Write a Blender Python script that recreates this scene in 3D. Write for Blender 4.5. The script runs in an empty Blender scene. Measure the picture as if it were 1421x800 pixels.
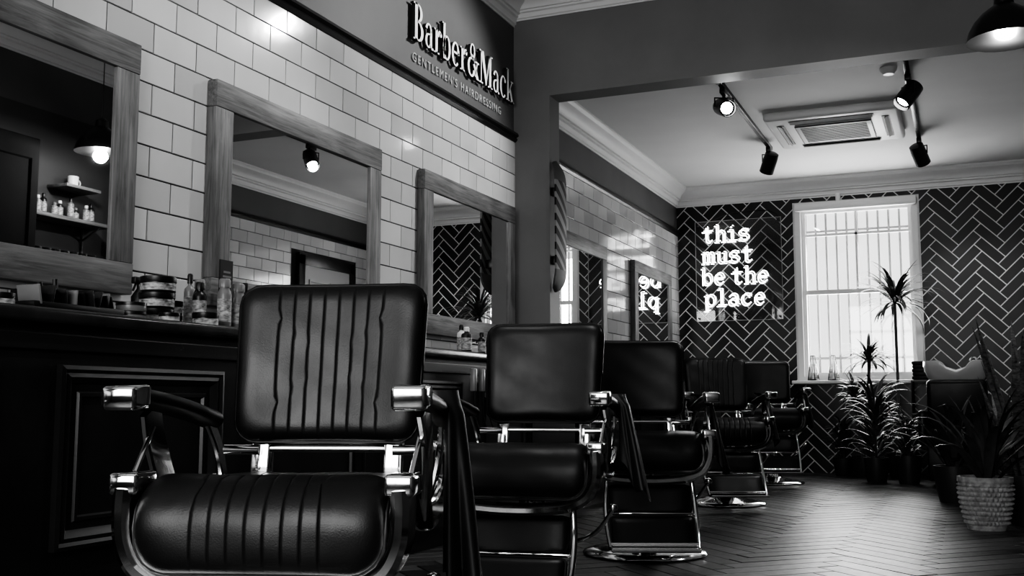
import bpy, bmesh, math, random
from mathutils import Vector, Matrix, Euler
random.seed(7)
sc=bpy.context.scene
pi=math.pi
def rad(a): return a*pi/180
# ---------------------------------------------------------------- materials
def newmat(name):
    m=bpy.data.materials.new(name); m.use_nodes=True
    return m,m.node_tree,m.node_tree.nodes['Principled BSDF']
def mat(name,col,rough=.5,metal=0,spec=.5,bump=0,bscale=50,var=0,vscale=5,coat=0,attr=False,emit=0,rvar=0,stretch=(1,1,1),bdist=.003,aw=.5):
    m,nt,p=newmat(name); N=nt.nodes; L=nt.links
    c=(col,col,col,1) if not isinstance(col,tuple) else (*col,1)
    p.inputs['Base Color'].default_value=c; p.inputs['Roughness'].default_value=rough
    p.inputs['Metallic'].default_value=metal; p.inputs['Specular IOR Level'].default_value=spec
    p.inputs['Coat Weight'].default_value=coat; p.inputs['Coat Roughness'].default_value=.08
    if emit:
        p.inputs['Emission Color'].default_value=(1,1,1,1); p.inputs['Emission Strength'].default_value=emit
    tc=N.new('ShaderNodeTexCoord'); mp=N.new('ShaderNodeMapping'); mp.inputs['Scale'].default_value=stretch
    L.new(tc.outputs['Object'],mp.inputs['Vector'])
    src=None
    if var or attr or rvar:
        n=N.new('ShaderNodeTexNoise'); n.inputs['Scale'].default_value=vscale; n.inputs['Detail'].default_value=6
        L.new(mp.outputs[0],n.inputs['Vector'])
        src=n.outputs['Fac']
        if rvar:
            mr=N.new('ShaderNodeMapRange'); mr.inputs[3].default_value=max(0,rough-rvar); mr.inputs[4].default_value=rough+rvar
            mr.inputs[1].default_value=.3; mr.inputs[2].default_value=.7
            L.new(n.outputs['Fac'],mr.inputs[0]); L.new(mr.outputs[0],p.inputs['Roughness'])
        if var:
            if attr:
                a=N.new('ShaderNodeAttribute'); a.attribute_name='rnd'
                mx=N.new('ShaderNodeMix'); mx.data_type='FLOAT'; mx.inputs[0].default_value=aw
                L.new(n.outputs['Fac'],mx.inputs[2]); L.new(a.outputs['Fac'],mx.inputs[3]); src=mx.outputs[0]
            r=N.new('ShaderNodeMapRange'); r.inputs[1].default_value=.3; r.inputs[2].default_value=.7
            r.inputs[3].default_value=max(0,col*(1-var)); r.inputs[4].default_value=col*(1+var)
            L.new(src,r.inputs[0]); L.new(r.outputs[0],p.inputs['Base Color'])
    if bump:
        n=N.new('ShaderNodeTexNoise'); n.inputs['Scale'].default_value=bscale; n.inputs['Detail'].default_value=4
        L.new(mp.outputs[0],n.inputs['Vector'])
        b=N.new('ShaderNodeBump'); b.inputs['Strength'].default_value=bump; b.inputs['Distance'].default_value=bdist
        L.new(n.outputs['Fac'],b.inputs['Height']); L.new(b.outputs[0],p.inputs['Normal'])
    return m
def woodmat(name,lo,hi,stretch,rough=.55):
    m,nt,p=newmat(name); N=nt.nodes; L=nt.links
    tc=N.new('ShaderNodeTexCoord'); mp=N.new('ShaderNodeMapping'); mp.inputs['Scale'].default_value=stretch
    L.new(tc.outputs['Object'],mp.inputs['Vector'])
    n=N.new('ShaderNodeTexNoise'); n.inputs['Scale'].default_value=3; n.inputs['Detail'].default_value=9; n.inputs['Roughness'].default_value=.65; n.inputs['Distortion'].default_value=.6
    L.new(mp.outputs[0],n.inputs['Vector'])
    n2=N.new('ShaderNodeTexNoise'); n2.inputs['Scale'].default_value=4; n2.inputs['Detail'].default_value=2
    L.new(tc.outputs['Object'],n2.inputs['Vector'])
    ad=N.new('ShaderNodeMath'); ad.operation='ADD'; L.new(n.outputs['Fac'],ad.inputs[0])
    ml=N.new('ShaderNodeMath'); ml.operation='MULTIPLY'; ml.inputs[1].default_value=.35; L.new(n2.outputs['Fac'],ml.inputs[0]); L.new(ml.outputs[0],ad.inputs[1])
    r=N.new('ShaderNodeMapRange'); r.inputs[1].default_value=.45; r.inputs[2].default_value=.9; r.inputs[3].default_value=lo; r.inputs[4].default_value=hi
    L.new(ad.outputs[0],r.inputs[0])
    vo=N.new('ShaderNodeTexVoronoi'); vo.inputs['Scale'].default_value=3.1; L.new(tc.outputs['Object'],vo.inputs['Vector'])
    kr=N.new('ShaderNodeMapRange'); kr.inputs[1].default_value=.03; kr.inputs[2].default_value=.09; kr.inputs[3].default_value=.25; kr.inputs[4].default_value=1
    L.new(vo.outputs['Distance'],kr.inputs[0]); km=N.new('ShaderNodeMath'); km.operation='MULTIPLY'; L.new(r.outputs[0],km.inputs[0]); L.new(kr.outputs[0],km.inputs[1])
    L.new(km.outputs[0],p.inputs['Base Color']); p.inputs['Roughness'].default_value=rough
    b=N.new('ShaderNodeBump'); b.inputs['Strength'].default_value=.4; b.inputs['Distance'].default_value=.002
    L.new(n.outputs['Fac'],b.inputs['Height']); L.new(b.outputs[0],p.inputs['Normal'])
    return m
def emis(name,s,c=1):
    m=bpy.data.materials.new(name); m.use_nodes=True; nt=m.node_tree; nt.nodes.clear()
    e=nt.nodes.new('ShaderNodeEmission'); e.inputs[0].default_value=(c,c,c,1); e.inputs[1].default_value=s
    o=nt.nodes.new('ShaderNodeOutputMaterial'); nt.links.new(e.outputs[0],o.inputs[0]); return m
def thinglass(name,refl=.06,tint=.95):
    m=bpy.data.materials.new(name); m.use_nodes=True; nt=m.node_tree; nt.nodes.clear()
    t=nt.nodes.new('ShaderNodeBsdfTransparent'); t.inputs[0].default_value=(tint,tint,tint,1)
    g=nt.nodes.new('ShaderNodeBsdfGlossy'); g.inputs['Roughness'].default_value=.03
    f=nt.nodes.new('ShaderNodeMixShader'); f.inputs[0].default_value=refl
    o=nt.nodes.new('ShaderNodeOutputMaterial')
    nt.links.new(t.outputs[0],f.inputs[1]); nt.links.new(g.outputs[0],f.inputs[2]); nt.links.new(f.outputs[0],o.inputs[0]); return m
M_tile=mat('white_glazed_tile',.52,rough=.10,var=.12,vscale=3,attr=True,bump=.15,bscale=14,coat=.2)
M_grout=mat('grey_grout',.06,rough=.9)
M_dtile=mat('black_glazed_tile',.013,rough=.34,var=.6,vscale=6,attr=True,bump=.1,bscale=20,spec=.35)
M_wgrout=mat('white_grout',.60,rough=.9,var=.05,vscale=20)
M_wall=mat('grey_wall_paint',.095,rough=.6,var=.12,vscale=2,bump=.1,bscale=120)
M_wall2=mat('mid_grey_wall_paint',.17,rough=.6,var=.1,vscale=2,bump=.1,bscale=120)
M_walld=mat('dark_wall_paint',.045,rough=.6,var=.1,vscale=2)
M_ceil=mat('ceiling_paint',.72,rough=.75,var=.03,vscale=2)
M_corn=mat('cornice_plaster',.70,rough=.55,bump=.05,bscale=60)
M_black=mat('black_paint',.012,rough=.35,var=.3,vscale=8)
M_blackm=mat('black_metal',.01,rough=.35,spec=.5)
M_count=mat('cabinet_paint',.014,rough=.32,var=.3,vscale=6,bump=.08,bscale=80)
M_matte=mat('matte_black_paint',.008,rough=.85,spec=.2,var=.2)
M_ctop=mat('counter_top',.03,rough=.2,var=.3,vscale=10)
M_floor=mat('parquet_wood',.050,rough=.40,var=.6,vscale=26,attr=True,aw=.6,bump=.12,bscale=70,rvar=.05,spec=.35)
M_gap=mat('parquet_gap',.001,rough=.9)
M_woodY=woodmat('frame_wood_horizontal',.035,.20,(18,1.2,18))
M_woodZ=woodmat('frame_wood_vertical',.035,.20,(18,18,1.2))
M_mirror=mat('mirror_silver',.86,rough=.01,metal=1)
M_leather=mat('black_leather',.009,rough=.40,bump=.45,bscale=300,bdist=.0007,rvar=.06,vscale=9,spec=.42)
M_vinyl=mat('black_vinyl_shell',.008,rough=.4)
M_chrome=mat('chrome',.78,rough=.09,metal=1,rvar=.05,vscale=12)
M_cloth=mat('dark_cape_cloth',.018,rough=.5,bump=.3,bscale=300,bdist=.0006)
M_towel=mat('dark_towel',.02,rough=.9,bump=.6,bscale=200)
M_white=mat('white_gloss_paint',.7,rough=.35)
M_porc=mat('porcelain',.5,rough=.12)
M_neon=emis('neon_tube_glow',8)
M_lens=emis('lamp_lens_glow',30)
M_bulb=emis('bulb_glow',25)
M_glass=thinglass('clear_glass')
M_acr=thinglass('acrylic_sheet',.06,.9)
M_leaf=mat('leaf_dark',.05,rough=.4,var=.5,vscale=12)
M_leaf2=mat('leaf_variegated',.10,rough=.4,var=.8,vscale=30,stretch=(1,1,3))
M_bark=mat('bark',.08,rough=.9,var=.4,vscale=30,bump=.5,bscale=60)
M_soil=mat('soil',.02,rough=1,bump=1,bscale=60)
M_pot=mat('pot_woven_stone',.34,rough=.85,var=.35,vscale=35)
M_potd=mat('pot_dark',.03,rough=.45)
M_label=mat('paper_label',.30,rough=.5,var=.9,vscale=45,stretch=(1,1,2))
M_plastic=mat('grey_plastic',.18,rough=.3)
M_ac=mat('aircon_plastic',.72,rough=.4)
M_slot=mat('dark_slot',.04,rough=.6)
M_letter=mat('sign_letter_white',.85,rough=.35)
M_letter_shade=mat('sign_letter_side_shade',.02,rough=.5)  # shadow painted on: letter sides coloured near black beside the white faces
M_smalltxt=mat('sign_small_letter',.40,rough=.4)
M_bag=mat('door_paint',.35,rough=.4)
M_barg=mat('bar_grey',.30,rough=.5)
M_edge=mat('acrylic_edge',.35,rough=.2)
# ---------------------------------------------------------------- builder
def catmull(pts,n=6):
    P=[Vector(p) for p in pts]; out=[]
    for i in range(len(P)-1):
        p0=P[max(i-1,0)];p1=P[i];p2=P[i+1];p3=P[min(i+2,len(P)-1)]
        for k in range(n):
            t=k/n
            out.append(.5*((2*p1)+(-p0+p2)*t+(2*p0-5*p1+4*p2-p3)*t*t+(-p0+3*p1-3*p2+p3)*t*t*t))
    out.append(P[-1]); return out
class G:
    def __init__(s): s.v=[];s.f=[];s.m=[]
    def raw(s,vs,fs,mi=0,M=None):
        o=len(s.v)
        for v in vs:
            v=Vector(v); s.v.append(M@v if M else v)
        for f in fs: s.f.append([i+o for i in f]); s.m.append(mi)
    def box(s,c,size,mi=0,rot=None,bev=0,seg=2,M=None):
        bm=bmesh.new(); bmesh.ops.create_cube(bm,size=1)
        for v in bm.verts: v.co=Vector((v.co.x*size[0],v.co.y*size[1],v.co.z*size[2]))
        if bev>0: bmesh.ops.bevel(bm,geom=bm.edges[:],offset=bev,segments=seg,affect='EDGES',profile=.5)
        T=Matrix.Translation(Vector(c))
        if rot: T=T@Euler(rot).to_matrix().to_4x4()
        if M: T=M@T
        bm.verts.index_update()
        s.raw([v.co for v in bm.verts],[[v.index for v in f.verts] for f in bm.faces],mi,T); bm.free()
    def b2(s,lo,hi,mi=0,bev=0,seg=2):
        s.box([(lo[i]+hi[i])/2 for i in range(3)],[hi[i]-lo[i] for i in range(3)],mi,None,bev,seg)
    def lathe(s,prof,c=(0,0,0),seg=24,mi=0,M=None,close=True):
        prof=list(prof)
        if close:
            if prof[0][0]>1e-5: prof=[(0,prof[0][1])]+prof
            if prof[-1][0]>1e-5: prof=prof+[(0,prof[-1][1])]
        vs=[];fs=[];n=len(prof)
        for r,z in prof:
            for k in range(seg):
                a=2*pi*k/seg; vs.append(Vector((r*math.cos(a),r*math.sin(a),z))+Vector((0,0,0)))
        for i in range(n-1):
            for k in range(seg):
                k2=(k+1)%seg; fs.append([i*seg+k,i*seg+k2,(i+1)*seg+k2,(i+1)*seg+k])
        T=Matrix.Translation(Vector(c)); 
        if M: T=T@M
        s.raw(vs,fs,mi,T)
    def tube(s,pts,r,seg=8,mi=0,closed=False):
        P=[Vector(p) for p in pts]; n=len(P)
        if not hasattr(r,'__len__'): r=[r]*n
        vs=[];fs=[]; up=None
        for i in range(n):
            if closed: t=(P[(i+1)%n]-P[i-1])
            else: t=(P[min(i+1,n-1)]-P[max(i-1,0)])
            t.normalize()
            if up is None:
                up=Vector((0,0,1)) if abs(t.z)<.9 else Vector((1,0,0))
            a=t.cross(up).normalized(); b=a.cross(t).normalized(); up=b
            for k in range(seg):
                an=2*pi*k/seg; vs.append(P[i]+(a*math.cos(an)+b*math.sin(an))*r[i])
        m=n if closed else n-1
        for i in range(m):
            j=(i+1)%n
            for k in range(seg):
                k2=(k+1)%seg; fs.append([i*seg+k,i*seg+k2,j*seg+k2,j*seg+k])
        if not closed:
            fs.append(list(range(seg))[::-1]); fs.append([(n-1)*seg+k for k in range(seg)])
        s.raw(vs,fs,mi)
    def sweep(s,pts,prof,nrm,mi=0,scale=None):
        P=[Vector(p) for p in pts]; n=len(P); N=Vector(nrm).normalized(); k=len(prof); vs=[];fs=[]
        for i in range(n):
            t=(P[min(i+1,n-1)]-P[max(i-1,0)]).normalized(); b=N.cross(t).normalized()
            sc_=scale[i] if scale else 1
            for (x,y) in prof: vs.append(P[i]+N*x*sc_+b*y*sc_)
        for i in range(n-1):
            for j in range(k):
                j2=(j+1)%k; fs.append([i*k+j,i*k+j2,(i+1)*k+j2,(i+1)*k+j])
        fs.append(list(range(k))[::-1]); fs.append([(n-1)*k+j for j in range(k)])
        s.raw(vs,fs,mi)
    def frame(s,prof,u0,u1,v0,v1,mp,mi=0):
        vs=[];fs=[];n=len(prof)
        for (i,h) in prof:
            for (u,v) in ((u0+i,v0+i),(u1-i,v0+i),(u1-i,v1-i),(u0+i,v1-i)): vs.append(mp(u,v,h))
        for a in range(n-1):
            for k in range(4):
                k2=(k+1)%4; fs.append([a*4+k,a*4+k2,(a+1)*4+k2,(a+1)*4+k])
        s.raw(vs,fs,mi)
    def pad(s,W,H,Tf,Tb,r,gx,gd,mp,mi=0,e=.035,nx=30,ny=22,sag=None):
        us=set([round(math.sin(pi/2*(-1+2*i/nx)),4) for i in range(nx+1)])
        for x in gx:
            for d in (-.006,-.003,-.0015,0,.0015,.003,.006): us.add(round((x+d)/W,4))
        us=sorted(us); vv=[math.sin(pi/2*(-1+2*i/ny)) for i in range(ny+1)]
        for side in (1,-1):
            vs=[];fs=[]
            for v in vv:
                for u in us:
                    q=max(abs(u),abs(v)); x=u*W; y=v*H
                    ix=(W-r)*q; iy=(H-r)*q
                    cx=max(-ix,min(ix,x)); cy=max(-iy,min(iy,y)); dx=x-cx; dy=y-cy
                    if abs(dx)>1e-9 and abs(dy)>1e-9:
                        l=math.hypot(dx,dy); m_=max(abs(dx),abs(dy)); x=cx+dx/l*m_; y=cy+dy/l*m_
                    d=(1-q)*min(W,H); f=math.sqrt(max(0,1-(1-min(d/e,1))**2))
                    if side==1:
                        th=Tf*f
                        if sag: th+=sag(x,y)*f
                        if gx:
                            fade=min(1,max(0,(d-.006)/.02))
                            th-=gd*fade*max([math.exp(-((u*W-g_)/.0020)**2) for g_ in gx])
                    else: th=-Tb*f
                    vs.append(mp(x,y,th))
            nu=len(us)
            for j in range(len(vv)-1):
                for i in range(nu-1):
                    q=[j*nu+i,j*nu+i+1,(j+1)*nu+i+1,(j+1)*nu+i]
                    fs.append(q if side==1 else q[::-1])
            s.raw(vs,fs,mi)
        rim=[]
        for k in range(80):
            a=2*pi*k/80; ca,sa=math.cos(a),math.sin(a); m_=max(abs(ca),abs(sa)); u,v=ca/m_,sa/m_
            x=u*W;y=v*H; cx=max(-(W-r),min(W-r,x)); cy=max(-(H-r),min(H-r,y)); dx=x-cx;dy=y-cy
            if abs(dx)>1e-9 and abs(dy)>1e-9:
                l=math.hypot(dx,dy); m2=max(abs(dx),abs(dy)); x=cx+dx/l*m2;y=cy+dy/l*m2
            rim.append(mp(x,y,0))
        s.tube(rim,.0055,6,mi,True)
    def leaf(s,base,az,el,L,w,droop,n=7,mi=0,fold=.25):
        p=Vector(base); vs=[];fs=[]; h=Vector((math.cos(az),math.sin(az),0)); sd=Vector((-math.sin(az),math.cos(az),0))
        for i in range(n+1):
            t=i/n; e_=el-droop*t*t
            d=h*math.cos(e_)+Vector((0,0,1))*math.sin(e_)
            nn=d.cross(sd)
            ww=w*.5*(math.sin(pi*min(1,(t*.85+.15)))**.7 if t<1 else .02)
            vs+= [p-sd*ww,p+nn*ww*fold,p+sd*ww]
            p=p+d*L/n
        for i in range(n):
            a=i*3; fs+=[[a,a+1,a+4,a+3],[a+1,a+2,a+5,a+4]]
        s.raw(vs,fs,mi)
    def obj(s,name,mats,parent=None,loc=None,rot=None,smooth=True,ang=38,rnd=None,recalc=True):
        me=bpy.data.meshes.new(name); me.from_pydata([tuple(v) for v in s.v],[],s.f)
        if not isinstance(mats,(list,tuple)): mats=[mats]
        for m in mats: me.materials.append(m)
        me.polygons.foreach_set('material_index',s.m)
        if rnd is not None:
            a=me.attributes.new('rnd','FLOAT','FACE'); a.data.foreach_set('value',rnd)
        if recalc:
            bm=bmesh.new(); bm.from_mesh(me); bmesh.ops.remove_doubles(bm,verts=bm.verts,dist=1e-6)
            bmesh.ops.recalc_face_normals(bm,faces=bm.faces); bm.to_mesh(me); bm.free()
        if smooth:
            me.polygons.foreach_set('use_smooth',[True]*len(me.polygons)); me.set_sharp_from_angle(angle=rad(ang))
        me.update()
        o=bpy.data.objects.new(name,me); sc.collection.objects.link(o)
        if loc: o.location=loc
        if rot: o.rotation_euler=rot
        if parent: o.parent=parent
        return o
def empty(name,loc=(0,0,0),rot=(0,0,0)):
    o=bpy.data.objects.new(name,None); sc.collection.objects.link(o); o.location=loc; o.rotation_euler=rot; o.empty_display_size=.1; return o
# ---------------------------------------------------------------- tiling
def clip(poly,r):
    u0,u1,v0,v1=r
    for ax,val,sg in ((0,u0,1),(0,u1,-1),(1,v0,1),(1,v1,-1)):
        out=[]
        for i in range(len(poly)):
            a=poly[i-1];b=poly[i]; ia=(a[ax]-val)*sg>=0; ib=(b[ax]-val)*sg>=0
            if ia!=ib:
                t=(val-a[ax])/(b[ax]-a[ax]); out.append((a[0]+(b[0]-a[0])*t,a[1]+(b[1]-a[1])*t))
            if ib: out.append(b)
        poly=out
        if len(poly)<3: return []
    return poly
def area(p): return .5*sum(p[i-1][0]*p[i][1]-p[i][0]*p[i-1][1] for i in range(len(p)))
def inset(p,d):
    n=len(p);out=[]
    for i in range(n):
        a,b,c=p[i-1],p[i],p[(i+1)%n]
        e1=(b[0]-a[0],b[1]-a[1]);e2=(c[0]-b[0],c[1]-b[1]);l1=math.hypot(*e1);l2=math.hypot(*e2)
        if l1<1e-6 or l2<1e-6: return None
        n1=(-e1[1]/l1,e1[0]/l1);n2=(-e2[1]/l2,e2[0]/l2); k=1+n1[0]*n2[0]+n1[1]*n2[1]
        if k<.15: return None
        out.append((b[0]+d*(n1[0]+n2[0])/k,b[1]+d*(n1[1]+n2[1])/k))
    return out
def tiles(name,polys,mp,m,depth,bev,parent=None,tilt=0):
    g=G(); rn=[]
    for p in polys:
        q=[]
        for pt in p:
            if not q or math.hypot(pt[0]-q[-1][0],pt[1]-q[-1][1])>1e-4: q.append(pt)
        if len(q)>2 and math.hypot(q[0][0]-q[-1][0],q[0][1]-q[-1][1])<1e-4: q.pop()
        p=q
        if len(p)<3 or area(p)<2e-5: continue
        r=inset(p,bev); 
        if not r or area(r)<.3*area(p): r=p
        cu=sum(a[0] for a in p)/len(p); cv=sum(a[1] for a in p)/len(p)
        tu=random.gauss(0,tilt);tv=random.gauss(0,tilt)
        n=len(p); vs=[mp(u,v,0) for u,v in p]+[mp(u,v,depth-bev*.7) for u,v in p]+[mp(u,v,depth+(u-cu)*tu+(v-cv)*tv) for u,v in r]
        fs=[[i,(i+1)%n,n+(i+1)%n,n+i] for i in range(n)]+[[n+i,n+(i+1)%n,2*n+(i+1)%n,2*n+i] for i in range(n)]+[list(range(2*n,3*n))]
        g.raw(vs,fs); rv=random.random(); rn+=[rv]*len(fs)
    return g.obj(name,m,parent,smooth=False,rnd=rn,recalc=False)
def brick(rects,w,h,gr,v_top):
    out=[]
    for r in rects:
        u0,u1,v0,v1=r; j=0; v=v_top
        while v>v0:
            off=(w/2 if j%2 else 0); k=int((u0-off)//w)
            while off+k*w<u1:
                a=off+k*w; c=clip([(a+gr/2,v-h+gr/2),(a+w-gr/2,v-h+gr/2),(a+w-gr/2,v-gr/2),(a+gr/2,v-gr/2)],r)
                if c: out.append(c)
                k+=1
            v-=h; j+=1
    return out
def herring(rects,w,n,gr,ou=0,ov=0):
    c45=math.sqrt(.5); out=[]
    R=[min(r[0] for r in rects),max(r[1] for r in rects),min(r[2] for r in rects),max(r[3] for r in rects)]
    ext=max(R[1]-R[0],R[3]-R[2])*1.5; K=int(ext/w)+2*n+4
    cx=(R[0]+R[1])/2+ou; cy=(R[2]+R[3])/2+ov
    for k in range(-K,K):
        for m in range(-K//(2*n)-2,K//(2*n)+3):
            for (x,y,a,b) in ((k+2*n*m,k,n,1),(k+2*n*m,k-2*n+1,1,n)):
                g2=gr/w/2; P=[(x+g2,y+g2),(x+a-g2,y+g2),(x+a-g2,y+b-g2),(x+g2,y+b-g2)]
                Q=[(cx+(px-py)*c45*w,cy+(px+py)*c45*w) for px,py in P]
                if max(q[0] for q in Q)<R[0] or min(q[0] for q in Q)>R[1] or max(q[1] for q in Q)<R[2] or min(q[1] for q in Q)>R[3]: continue
                for r in rects:
                    c=clip(Q,r)
                    if c: out.append(c)
    return out
# ---------------------------------------------------------------- room
W=3.8; Y0=-1.6; Y1=6.63; Y1b=6.82; Y2=11.2; CF=3.58; CB=3.06; RAIL=2.57
g=G(); g.b2((-.25,Y0-.25,-.1),(W+.25,Y2+.25,-.006)); floor=g.obj('floor',M_gap,smooth=False)
tiles('parquet_planks',herring([(0,W,Y0,Y2)],.115,5,.006),lambda u,v,h:Vector((u,v,-.006+h)),M_floor,.006,.002,floor,.002)
g=G(); g.b2((-.2,Y0-.2,0),(0,Y2+.2,CF+.1)); wl=g.obj('wall_left',M_wall,smooth=False)
g=G(); g.b2((0,Y0,.85),(.002,Y1,RAIL)); g.b2((0,Y1b,.85),(.002,Y2,RAIL)); g.obj('grout_bed',M_grout,wl,smooth=False)
tiles('wall_tiles',brick([(Y0,Y1,.85,RAIL-.02),(Y1b,Y2,.85,RAIL-.02)],.245,.1225,.0055,RAIL-.02),lambda u,v,h:Vector((.002+h,u,v)),M_tile,.008,.0018,wl,.003)
g=G(); g.b2((W,Y0-.2,0),(W+.2,Y2+.2,CF+.1)); wr=g.obj('wall_right',M_wall,smooth=False)
g=G(); g.b2((W-.002,Y1b,.0),(W,Y2,RAIL)); g.obj('grout_bed',M_grout,wr,smooth=False)
g=G(); g.b2((W-.006,Y0,.0),(W,Y1,3.0)); g.obj('painted_panel',M_walld,wr,smooth=False)
tiles('wall_tiles',brick([(Y1b,9.2,.1,RAIL-.02),(10.5,Y2,.1,RAIL-.02),(9.2,10.5,2.36,RAIL-.02)],.245,.1225,.0055,RAIL-.02),lambda u,v,h:Vector((W-.002-h,v*0+u,v)),M_tile,.008,.0018,wr,.003)
wx0,wx1,wz0,wz1=1.27,2.48,.93,2.80
g=G()
for lo,hi in (((-.2,0),(wx0,CF)),((wx1,0),(W+.2,CF)),((wx0,0),(wx1,wz0)),((wx0,wz1),(wx1,CF))):
    g.b2((lo[0],Y2,lo[1]),(hi[0],Y2+.25,hi[1]))
wb=g.obj('wall_back',M_wgrout,smooth=False)
tiles('herringbone_tiles',herring([(0,wx0-.02,0,CB),(wx1+.02,W,0,CB),(wx0-.02,wx1+.02,0,wz0-.03),(wx0-.02,wx1+.02,wz1+.02,CB)],.098,3,.0105,.12,.05),lambda u,v,h:Vector((u,Y2-h,v)),M_dtile,.003,.0008,wb,.003)
fx0,fx1,fz0,fz1=.5,3.4,.55,2.9
g=G()
for lo,hi in (((-.2,0),(fx0,CF)),((fx1,0),(W+.2,CF)),((fx0,0),(fx1,fz0)),((fx0,fz1),(fx1,CF))):
    g.b2((lo[0],Y0-.2,lo[1]),(hi[0],Y0,hi[1]))
g.obj('wall_front',M_wall,smooth=False)
g=G(); mp=lambda u,v,h:Vector((u,Y0-.05-h,v))
g.frame([(0,.05),(0,-.01),(.06,-.01),(.06,.05)],fx0,fx1,fz0,fz1,mp)
g.b2((1.92,Y0-.1,fz0),(1.98,Y0-.04,fz1)); g.b2((fx0,Y0-.1,2.25),(fx1,Y0-.04,2.3))
g.obj('window_2',M_white,smooth=False)
g=G(); g.b2((0,Y1,0),(.27,Y1b,2.85)); g.b2((3.55,Y1,0),(W,Y1b,2.85)); g.b2((0,Y1,2.85),(W,Y1b,CF))
g.obj('wall_partition',M_wall2,smooth=False)
g=G(); g.b2((-.2,Y0-.2,CF),(W+.2,Y1b,CF+.1)); g.obj('ceiling',M_ceil,smooth=False)
g=G(); g.b2((0,Y1b,CB),(W,Y2,CB+.1)); g.obj('ceiling',M_ceil,smooth=False)
def cornice(name,a,b,out,ztop,size=.20):
    a=Vector((*a,ztop)); b=Vector((*b,ztop)); o=Vector((*out,0)); s=size
    prof=[(0,0),(.75,0),(.75,-.08),(.70,-.12),(.66,-.20),(.55,-.27),(.42,-.36),(.33,-.48),(.30,-.58),(.22,-.60),(.22,-.68),(.14,-.72),(.10,-.82),(.10,-.90),(.04,-.94),(.04,-1.0),(0,-1.0)]
    vs=[];k=len(prof)
    for P in (a,b):
        for x,z in prof: vs.append(P+o*x*s+Vector((0,0,z*s)))
    fs=[[j,(j+1)%k,k+(j+1)%k,k+j] for j in range(k)]+[list(range(k)),list(range(k,2*k))]
    g=G(); g.raw(vs,fs); g.obj(name,M_corn,ang=25)
cornice('trim_1',(0,Y0),(0,Y1),(1,0),CF); cornice('trim_2',(0,Y1),(W,Y1),(0,-1),CF,.16); cornice('trim_3',(W,Y0),(W,Y1),(-1,0),CF)
cornice('trim_4',(0,Y1b),(0,Y2),(1,0),CB); cornice('trim_5',(0,Y2),(W,Y2),(0,-1),CB); cornice('trim_6',(W,Y1b),(W,Y2),(-1,0),CB)
rp=[(0,-.035),(.018,-.03),(.03,-.012),(.022,0),(.04,.012),(.034,.03),(.012,.035),(0,.035)]
def rail(name,a,b,out,z):
    vs=[];k=len(rp)
    for P in (a,b):
        for x,zz in rp: vs.append(Vector((P[0]+out*x,P[1],z+zz)))
    g=G(); g.raw(vs,[[j,(j+1)%k,k+(j+1)%k,k+j] for j in range(k)]+[list(range(k)),list(range(k,2*k))]); g.obj(name,M_black,ang=25)
rail('trim_7',(0.0,Y0),(0.0,Y1),1,RAIL); rail('trim_8',(0.0,Y1b),(0.0,Y2),1,RAIL); rail('trim_9',(W,Y1b),(W,Y2),-1,RAIL)
g=G(); g.b2((W-.02,Y0,0),(W,Y1,.15),bev=.005); g.obj('baseboard_right',M_black)
# ---------------------------------------------------------------- back window
wroot=empty('window_1',((wx0+wx1)/2,Y2,wz0))
g=G(); hw=(wx1-wx0)/2; H=wz1-wz0
mp=lambda u,v,h:Vector((u,.10-h,v))
g.frame([(0,-.15),(0,.112),(.055,.112),(.055,.0),(.055,-.06)],-hw,hw,0,H,mp)
for z0,z1,y in ((.05,H/2+.02,.06),(H/2-.02,H-.05,.10)):
    g.frame([(0,-.02),(0,.02),(.045,.02),(.045,-.02)],-hw+.05,hw-.05,z0,z1,lambda u,v,h,y=y:Vector((u,y-h,v)))
g.b2((-.012,.09,H/2),(.012,.11,H-.08)); g.b2((-hw+.08,.09,H-.34),(hw-.08,.11,H-.315))
g.obj('sash_frame',M_white,wroot,smooth=False)
g=G(); g.box((0,-.02,-.005),(2*hw+.12,.22,.035),bev=.008); g.obj('sill',M_white,wroot)
g=G(); g.b2((-hw+.09,.059,.09),(hw-.09,.063,H/2-.02)); g.b2((-hw+.09,.099,H/2+.02),(hw-.09,.103,H-.09)); g.obj('glass_panes',M_glass,wroot,smooth=False)
g=G()
for i in range(11):
    x=-hw+.08+i*(2*hw-.16)/10; g.tube([(x,.22,0),(x,.22,H)],.012,6)
for z in (.25,.95,1.6): g.b2((-hw,.212,z-.012),(hw,.228,z+.012))
g.obj('security_bars',M_barg,wroot)
g=G(); g.box((0,-.03,H-.04),(2*hw,.07,.09),bev=.02); g.obj('roller_blind_cassette',M_white,wroot)
# ---------------------------------------------------------------- counters
CT=.98
def counter(name,ya,yb,panels):
    root=empty(name,(0,ya,0)); L=yb-ya
    g=G(); g.b2((.013,0,.1),(.45,L,CT-.045)); g.b2((.013,0,0),(.40,L,.1)); g.b2((.45,0,.86),(.462,L,.91),bev=.004)
    for p in panels:
        p-=ya
        g.frame([(0,0),(0,.022),(.012,.026),(.022,.018),(.034,.022),(.046,.012),(.055,.003),(.075,.003),(.08,.010),(.09,.010),(.095,0)],p,p+.72,.29,.82,lambda u,v,h:Vector((.45+h,u,v)))
    g.obj('cabinet_body',M_count,root,ang=20)
    g=G(); g.b2((.013,0,CT-.045),(.49,L,CT),bev=.012,seg=3); g.obj('worktop',M_ctop,root)
counter('styling_counter',Y0+.01,Y1-.01,[-.6,.35,1.30,2.25,3.2,4.15,5.1])
counter('styling_counter',Y1b+.01,Y2-.02,[7.1,8.05,9.0,9.95])
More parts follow.
